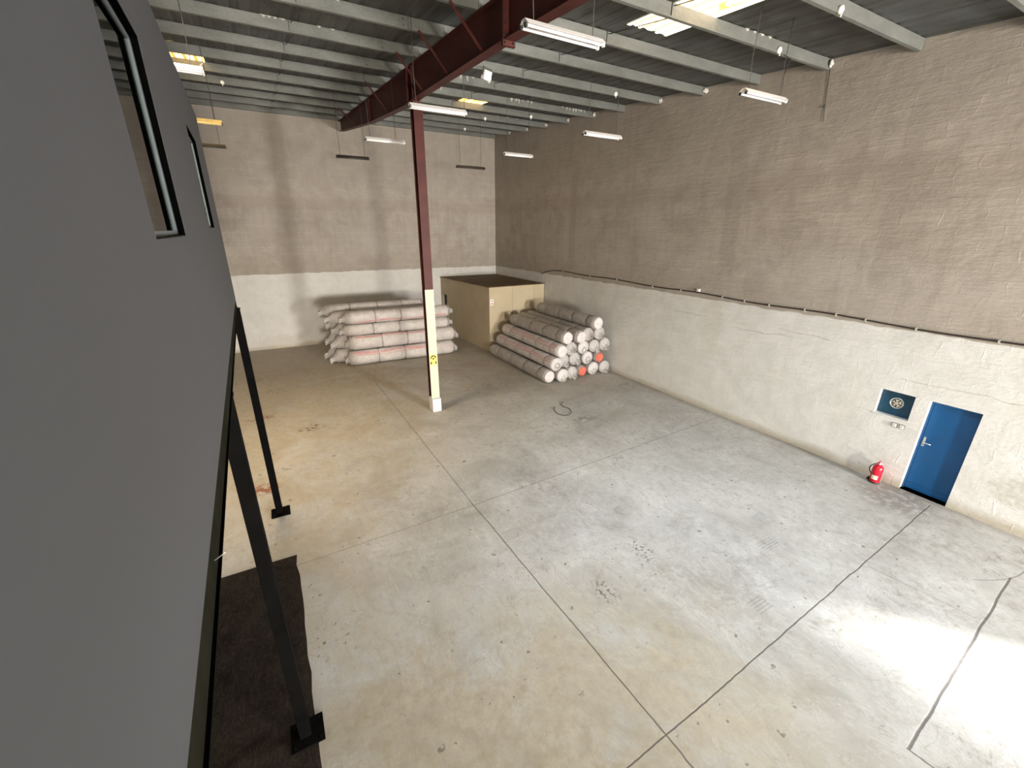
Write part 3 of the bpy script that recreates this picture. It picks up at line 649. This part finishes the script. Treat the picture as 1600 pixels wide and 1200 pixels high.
# left stack: three columns of four, lying along X
G1 = 'wrapped fabric rolls stacked by the back wall'
rowname = ['bottom', 'second from bottom', 'third from bottom', 'top']
front = [(.32, .318, -9.12, -4.66, 'roll_white', [(2.15, 2.5, .96, .6), (2.62, 2.74, .9, .95)]), (.95, .305, -9.05, -4.60, 'roll_pink', [(1.95, 2.3, .93, .45)]), (1.49, .235, -9.2, -4.85, 'roll_white', None), (1.99, .265, -9.05, -4.82, 'roll_pink', [(3.55, 3.85, .9, .98)])]
for i, (zc, r, xa, xb, bd, stp) in enumerate(front):
    make_roll('fabric_roll', 'wrapped white fabric roll, %s of the front column in the left stack' % rowname[i], G1, (xa, -4.52, zc), (xb, -4.66, zc+.0), r*.985, bd, stp, (.25, .5, .77) if i != 1 else (.28, .52, .77), 'strap', 'film' if i != 3 else 'film_long', 'film', 11+i)
for j, (yc, dx) in enumerate(((-3.86, -.32), (-3.2, -.45))):
    for i, (zc, r) in enumerate(((.31, .305), (.905, .29), (1.445, .25), (1.94, .245)) if j == 0 else ((.32, .315), (.95, .31), (1.56, .295), (2.13, .27))):
        make_roll('fabric_roll', 'wrapped pale fabric roll, %s of the %s column of the left stack' % (rowname[i], ['middle', 'rear']['01'.index(str(j))]), G1, (-9.1+dx+.1*((i*7) % 3-1), yc, zc+.0), (-4.75+dx*1.6+.1*((i*5) % 3-1), yc-.1, zc), r*.975, 'roll_white', None, (.22, .5, .76), 'strap', 'film_long', 'film', 31+i+10*j)
# right stack: lying along Y against the right wall
G2 = 'wrapped fabric rolls stacked by the right wall'
R = .258
rows = [(.262, [-3.05+.527*k for k in range(6)]), (.715, [-2.787+.527*k for k in range(5)]), (1.17, [-2.523+.527*k for k in range(5)]), (1.62, [-2.235, -1.70, -1.18, -.66]), (2.07, [-.92])]
rnames = ['bottom row', 'second row up', 'third row up', 'fourth row up', 'top']
pos = ['outermost left', 'second from left', 'third from left', 'fourth from left', 'fifth from left', 'beside the wall']
kinds = {(0, 0): 'disc', (0, 1): 'disc_pink', (0, 2): 'film', (0, 3): 'orange', (0, 4): 'disc_pink', (0, 5): 'film', (1, 0): 'disc_pink', (1, 1): 'film', (1, 2): 'film', (1, 3): 'disc_pink', (1, 4): 'orange',
         (2, 0): 'disc', (2, 1): 'film', (2, 2): 'disc_pink', (2, 3): 'film', (2, 4): 'film', (3, 0): 'disc', (3, 1): 'disc', (3, 2): 'film', (3, 3): 'film', (4, 0): 'disc'}
for a, (z, xs_) in enumerate(rows):
    for b, x in enumerate(xs_):
        k = kinds.get((a, b), 'film'); rr = R+random.uniform(-.012, 0); rr = .215 if k == 'orange' else rr; zz = z-(R-rr)*.9; rr *= .985
        last = b == len(xs_)-1
        if a == 4: lab = 'single taupe wrapped roll lying on top of the right-hand stack by the wall'
        else: lab = 'wrapped fabric roll in the right-hand stack, %s, %s' % (rnames[a], pos[5] if last else pos[b])
        if k == 'orange': lab = 'roll with a bright orange end in the right-hand stack, %s' % rnames[a]
        yn = -10.3+random.uniform(-.12, .12)-(.1 if a == 0 else 0)+(.35 if k == 'film' else 0)*.4
        bd = 'roll_taupe' if (a, b) not in ((2, 0), (1, 0)) else 'roll_pink'
        make_roll('fabric_roll', lab, G2, (x-.04 if a == 0 else x, -5.75+random.uniform(-.1, .1)-.12*a*(b == 0), zz), (x, yn, zz), rr, bd,
                  [(2.15, 2.4, .95, .95), (2.6, 2.8, .7, .95)] if (a, b) in ((2, 0), (1, 0)) else ([(1.9, 2.0, .2, .9)] if (a, b) == (3, 0) else None), (.18, .42, .66, .88) if b == 0 else (.3, .6, .85), 'strap_pale' if b or a in (3, 4) else 'strap_pale', 'none', k, 61+a*7+b)

# ------------------------------------------------------------------ blue door and hatch in the right wall
y0, y1, z0, z1 = DOOR
D = bpy.data.objects.new('door_1', None); COL.objects.link(D); D.location = (.15, (y0+y1)/2, 0); OFF[D.name] = Vector(D.location); struct(D)
MB().box((.15, y0+.035, .02), (.185, y1-.035, z1-.035)).build('door_leaf', M['blue'], D, .003)
q = MB(); q.box((.13, y0+.001, .001), (.20, y0+.034, z1-.001)); q.box((.13, y1-.034, .001), (.20, y1-.001, z1-.001)); q.box((.13, y0+.034, z1-.034), (.20, y1-.034, z1-.001))
q.build('door_frame', M['blue'], D)
MB().box((.142, y0+.04, .03), (.1495, y1-.04, .17)).build('kick_plate', M['blue'], D)
h = MB().box((.140, y1-.105, 1.06), (.1495, y1-.065, 1.27)).build('handle_plate', M['steel'], D, .003)
q = MB(); q.tube([(.14, y1-.085, 1.16), (.09, y1-.085, 1.16), (.085, y1-.10, 1.16), (.085, y1-.22, 1.155)], .011, 8); q.build('lever_handle', M['steel'], h)
q = MB(); q.tube([(.141, y1-.085, 1.10), (.132, y1-.085, 1.10)], .012, 8); q.build('keyhole', M['blackv'], h)
# void behind the door stays shut off by a back panel in the wall thickness
MB().box((.205, y0+.002, .001), (.275, y1-.002, z1-.002)).build('door_backing', M['blackv'], D)
a0, a1, b0, b1 = HATCH
t = thing('vent_hatch', (.13, (a0+a1)/2, b0), 'teal board coloured dark as if shaded, with a round exhaust fan filling the small wall opening', 'vent')
MB().box((.12, a0+.002, b0+.002), (.15, a1-.002, b1-.002)).build('board', M['teal'], t)
cy, cz = (a0+a1)/2+.0, (b0+b1)/2+.01
q = MB(); n = 28
ring_ = lambda r, x: [Vector((x, cy+r*math.cos(2*math.pi*k/n), cz+r*math.sin(2*math.pi*k/n))) for k in range(n)]
v = ring_(.125, .1195)+ring_(.125, .105)+ring_(.105, .100)+ring_(.098, .112); q.add(v, [(i*n+k, i*n+(k+1) % n, (i+1)*n+(k+1) % n, (i+1)*n+k) for i in range(3) for k in range(n)], 0, True)
q.build('fan_ring', M['steel'], t)
q = MB(); q.add(ring_(.098, .1165), [tuple(range(n))]); q.build('fan_throat', M['blackv'], t)
for k in range(5):
    a = 2*math.pi*k/5+.3; q = MB(); v = []
    for r_, wd, tw in ((.02, .25, .004), (.06, .42, .006), (.092, .50, .008)):
        v += [Vector((.113-tw*.5, cy+r_*math.cos(a-wd), cz+r_*math.sin(a-wd))), Vector((.107+tw*.2, cy+r_*math.cos(a+wd), cz+r_*math.sin(a+wd)))]
    v += [p+Vector((.0015, 0, 0)) for p in v]
    q.add(v, [(0,1,3,2),(2,3,5,4),(6,8,9,7),(8,10,11,9),(0,6,7,1),(4,5,11,10)], 0, True); q.build('fan_blade', M['fan_face'], t)
q = MB(); q.tube([(.114, cy, cz), (.100, cy, cz)], .026, 14); q.build('fan_hub', M['fan_face'], t)
MB().box((-.012, a0-.02, b0-.03), (.119, a1+.03, b0+.0015)).build('sill_ledge', M['plinth'], t)
MB().box((.155, a0+.002, b0+.002), (.275, a1-.002, b1-.002)).build('backing', M['blackv'], t)
for i, (yy, lb) in enumerate(((-19.37, 'left of two small pale switch boxes on the wall under the vent hatch'), (-19.50, 'right of two small pale switch boxes, nearer the blue door'))):
    t = thing('switch_box', (-.01, yy, 1.33), lb, 'switch')
    MB().box((-.022, yy-.045, 1.33), (-.0005, yy+.045, 1.43)).build('box_frame', M['strap'], t, .003)
    MB().box((-.026, yy-.036, 1.339), (-.0225, yy+.036, 1.421)).build('switch_face', M['rose'], t)
    MB().box((-.032, yy-.012, 1.362), (-.0265, yy+.012, 1.398)).build('rocker', M['steel'], t)

# ------------------------------------------------------------------ fire extinguisher
ex, ey = -.20, -19.40
t = thing('fire_extinguisher', (ex, ey, 0), 'red fire extinguisher standing on the floor left of the blue door', 'fire extinguisher')
MB().lathe([(.0, .012), (.092, .012), (.101, .03), (.101, .34), (.092, .39), (.065, .425), (.032, .44), (.03, .455), (0, .455)], (ex, ey, 0), 28).build('cylinder', M['red'], t)
MB().lathe([(.0, .0), (.108, .0), (.108, .03), (.1015, .035), (.1015, .012), (0, .0115)], (ex, ey, 0), 28).build('base_ring', M['rubber'], t)
q = MB(); q.lathe([(.026, .45), (.026, .49), (.018, .495), (.018, .515), (0, .515)], (ex, ey, 0), 14); v_ = q.build('valve', M['steel'], t)
q = MB(); q.box((ex-.10, ey-.012, .525), (ex+.015, ey+.012, .535)); q.box((ex-.09, ey-.010, .495), (ex-.01, ey+.010, .505)); q.build('squeeze_lever', M['red'], v_)
q = MB(); q.tube([(ex-.02, ey-.012, .50), (ex-.04, ey-.05, .51), (ex-.035, ey-.07, .50)], .004, 6); q.build('safety_pin', M['steel'], v_)
pts = [(ex, ey+.02, .48)]+[(ex-.01, ey+.03+.12*math.sin(math.pi*k/12), .48-.36*(k/12)) for k in range(1, 13)]
q = MB(); q.tube(pts, .011, 8); hs = q.build('hose', M['rubber'], t)
q = MB(); q.tube([pts[-1], (ex-.012, ey+.115, .08), (ex-.02, ey+.125, .02)], [.012, .018, .024], 10); q.build('discharge_horn', M['rubber'], hs)
q = MB(); seg = [(math.radians(a)) for a in range(150, 221, 7)]
v = [Vector((ex+.1025*math.cos(a), ey+.1025*math.sin(a), z)) for z in (.10, .20) for a in seg]; n = len(seg)
q.add(v, [(i, i+1, n+i+1, n+i) for i in range(n-1)], 0, True); q.build('paper_label', M['label'], t)
q = MB(); q.box((ex-.015, ey-.112, .02), (ex+.015, ey-.1025, .40)); q.build('side_strip', M['steel'], t)

# ------------------------------------------------------------------ twin tube light fixtures
def fixture(cx, cy, L, label, z=7.65, hang=(.3, .8), tilt=0., yaw=0., dark=0):
    t = thing('strip_light', (0, 0, 0), label, 'ceiling light', 'strip lights hung from the roof')
    t.location = (cx, cy, z); OFF[t.name] = Vector()
    mh = [M['enamel'], M['backlit'], M['skylit']][dark]; mt_ = [M['tube'], M['backlit'], M['skylit']][dark]  # dark picks the plain
    q = MB(); pr = [(-.10, -.005), (-.035, .055), (.035, .055), (.10, -.005), (.085, -.005), (.03, .04), (-.03, .04), (-.085, -.005)]
    q.prism(pr, 0, -L/2, L/2); q.build('reflector', mh, t)
    MB().box((-L/2+.01, -.022, -.005), (L/2-.01, .022, .034)).build('housing', mh, t, .004)
    for sy in (-.055, .055):
        q = MB(); q.tube([(-L/2+.02, sy, -.018), (L/2-.02, sy, -.018)], .017, 10); q.build('lamp_tube', mt_, t)
    for sx in (-1, 1):
        for sy in (-.055, .055): MB().box((sx*(L/2)-.012, sy-.018, -.04), (sx*(L/2)+.012, sy+.018, .002)).build('tube_holder', M['rubber'] if sx < 0 else M['enamel'] if not dark else M['backlit'], t)
    zt = zp(cy)+.0-z
    for h in hang:
        x_ = -L/2+L*h; q = MB(); q.tube([(x_, 0, .055), (x_+.03*(h-.5), .02, zt*.5), (x_, .0, zt+.2)], .006, 5); q.build('hanging_wire', M['wire'], t)
    t.rotation_euler = (0, 0, yaw)
    return t
F = [(-7.88, -17.40, 'nearest white strip light with twin tubes, hanging below the red rafter'),
     (-8.04, -13.32, 'white strip light hanging in front of the top of the red column'),
     (-8.20, -9.57, 'thin white strip light hanging left of the red column'),
     (-8.44, -6.08, 'strip light coloured dark as if backlit, near the back wall, left of the red column'),
     (-3.28, -17.09, 'white strip light closest to the right wall, hanging from a long cord'),
     (-3.57, -13.06, 'second strip light along the right wall, short and white'),
     (-3.92, -9.36, 'small pale strip light low by the back right corner of the hall'),
     (-4.04, -5.90, 'strip light coloured dark as if backlit, in front of the back wall right of the red column'),
     (-12.63, -6.20, 'strip light coloured dark as if backlit, half hidden behind the grey office, lowest at the left'),
     (-12.50, -9.72, 'strip light at the left tinted yellow as by the roof light, between two others'),
     (-12.50, -13.6, 'strip light just under the left yellow roof light, mostly behind the office')]
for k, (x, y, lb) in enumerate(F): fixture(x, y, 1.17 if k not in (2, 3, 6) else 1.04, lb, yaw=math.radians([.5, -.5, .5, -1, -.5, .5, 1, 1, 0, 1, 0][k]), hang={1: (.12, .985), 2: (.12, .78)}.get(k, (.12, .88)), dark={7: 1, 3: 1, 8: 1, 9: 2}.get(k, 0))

# ceiling roses and other small things on the purlins
for x, y, lb in ((-1.88, -11.6, 'small white round ceiling rose on a purlin by the right wall'), (-1.95, -16.4, 'white ceiling rose holding the cord of the right-hand strip light'),
                 (-3.04, -18.0, 'white oval ceiling rose at the very top edge, right of the roof light'), (-2.96, -4.9, 'tiny white ceiling rose right of the column, fourth purlin from the back'),
                 (-2.45, -1.9, 'tiny white ceiling rose nearest the back right corner'), (-1.8, -6.7, 'tiny white ceiling rose above the back strip light by the right wall'), (-11.84, -4.95, 'small white ceiling rose below the left yellow roof light')):
    y = min(PY, key=lambda v: abs(v-y))-.015; z = zp(y)
    t = thing('ceiling_rose', (x, y, z+.02), lb, 'ceiling rose', 'white ceiling roses')
    q = MB(); q.tube([(x, y+.008, z+.04), (x, y-.03, z+.035), (x, y-.045, z+.032)], [.06, .055, .03], 16); q.build('cap', M['rose'], t)
    q = MB(); q.tube([(x, y-.03, z+.0), (x, y-.03, z-.06)], .012, 8); q.build('cord_grip', M['rose'], t)
# extra cords
q = MB(); p0 = (-1.95, -16.45, zp(-16.4)-.05); q.tube([p0, (-2.25, -16.8, 8.45), (-2.75, -17.05, 8.05), (-2.95, -17.2, 7.71)], .007, 6)
tag(q.build('light_cord', M['wire']), 'thin dark cord running from a ceiling rose to the right-hand strip light', 'cord')
q = MB(); q.tube([(-.03, -16.34, 8.74), (-.02, -16.37, 8.3), (-.022, -16.40, 8.02), (-.03, -16.44, 7.72)], .008, 6)
q.tube([(-.03, -16.395, 8.05), (-.03, -16.40, 8.0)], .022, 8); tag(q.build('hanging_wire_end', M['wire']), 'loose wire end dangling against the right wall below a purlin', 'wire')
# floodlight
t = thing('flood_light', (-6.12, -11.75, 8.95), 'small square white floodlight fixed under a purlin right of the rafter', 'flood light')
mt = Matrix.Translation((-6.12, -11.62, 8.93)) @ Matrix.Rotation(math.radians(25), 4, 'Z') @ Matrix.Rotation(math.radians(18), 4, 'X')
MB().box((-.13, -.06, -.1), (.13, .05, .1), mat=mt).build('lamp_body', M['enamel'], t, .01)
MB().box((-.11, -.064, -.08), (.11, -.0605, .08), mat=mt).build('front_glass', M['tube'], t)
q = MB(); q.box((-.15, -.02, -.02), (-.135, .02, .16), mat=mt); q.box((.135, -.02, -.02), (.15, .02, .16), mat=mt); q.box((-.15, -.02, .145), (.15, .02, .16), mat=mt); q.build('bracket', M['galv'], t)
q = MB(); q.tube([mt @ Vector((.13, .02, 0)), mt @ Vector((.2, .03, -.02)), mt @ Vector((.18, .05, -.12))], .03, 8); q.build('cable_gland', M['rose'], t)

# ------------------------------------------------------------------ cable along the right wall
t = thing('wall_cable', (0-.03, -13, 3.55), 'long black cable clipped along the paint line of the right wall', 'cable')
def cz(y): return 3.655-.0115*(-6.7-y) + .02*math.sin(y*1.7)
pts = [(-.03, -4.95, 3.40), (-.03, -5.35, 3.54), (-.03, -5.9, 3.63), (-.03, -6.7, 3.665)]+[(-.03, -6.7-.5*k, cz(-6.7-.5*k)) for k in range(1, 37)]
MB().tube(pts, .017, 8).build('cable_run', M['cable'], t)
for yy in (-6.7, -8.6, -10.2, -12.0, -13.2, -14.7, -15.4, -16.1, -17.0, -17.7, -18.3, -19.2, -20.4, -21.6):
    MB().box((-.052, yy-.012, cz(yy)-.03), (-.0005, yy+.012, cz(yy)+.032)).build('cable_clip', M['foam'], t)
t = thing('junction_box', (-.03, -13.85, 3.66), 'small pale junction box on the right wall just above the cable', 'junction box')
MB().box((-.05, -13.90, 3.625), (-.0005, -13.80, 3.705)).build('box_body', M['rose'], t, .005)
MB().box((-.053, -13.79, 3.64), (-.0005, -13.765, 3.69)).build('cable_entry', M['cable'], t)

# thin loop of strapping on the floor
q = MB(); lp = [(-4.15, -12.30), (-4.28, -12.45), (-4.38, -12.75), (-4.30, -12.98), (-4.12, -13.02), (-3.92, -12.88), (-3.84, -12.72), (-3.83, -12.60), (-3.90, -12.40), (-3.80, -12.15), (-3.62, -12.10)]
sm = []
for i in range(len(lp)-1):
    for k in range(4):
        f = k/4; p = [lp[max(i-1, 0)], lp[i], lp[i+1], lp[min(i+2, len(lp)-1)]]
        sm.append(tuple(.5*((2*p[1][j])+(-p[0][j]+p[2][j])*f+(2*p[0][j]-5*p[1][j]+4*p[2][j]-p[3][j])*f*f+(-p[0][j]+3*p[1][j]-3*p[2][j]+p[3][j])*f**3) for j in (0, 1)))
q.tube([(x, y, .012) for x, y in sm], .010, 6); tag(q.build('strap_loop', M['cable']), 'thin dark loop of strapping lying on the concrete in front of the right stack', 'strap')
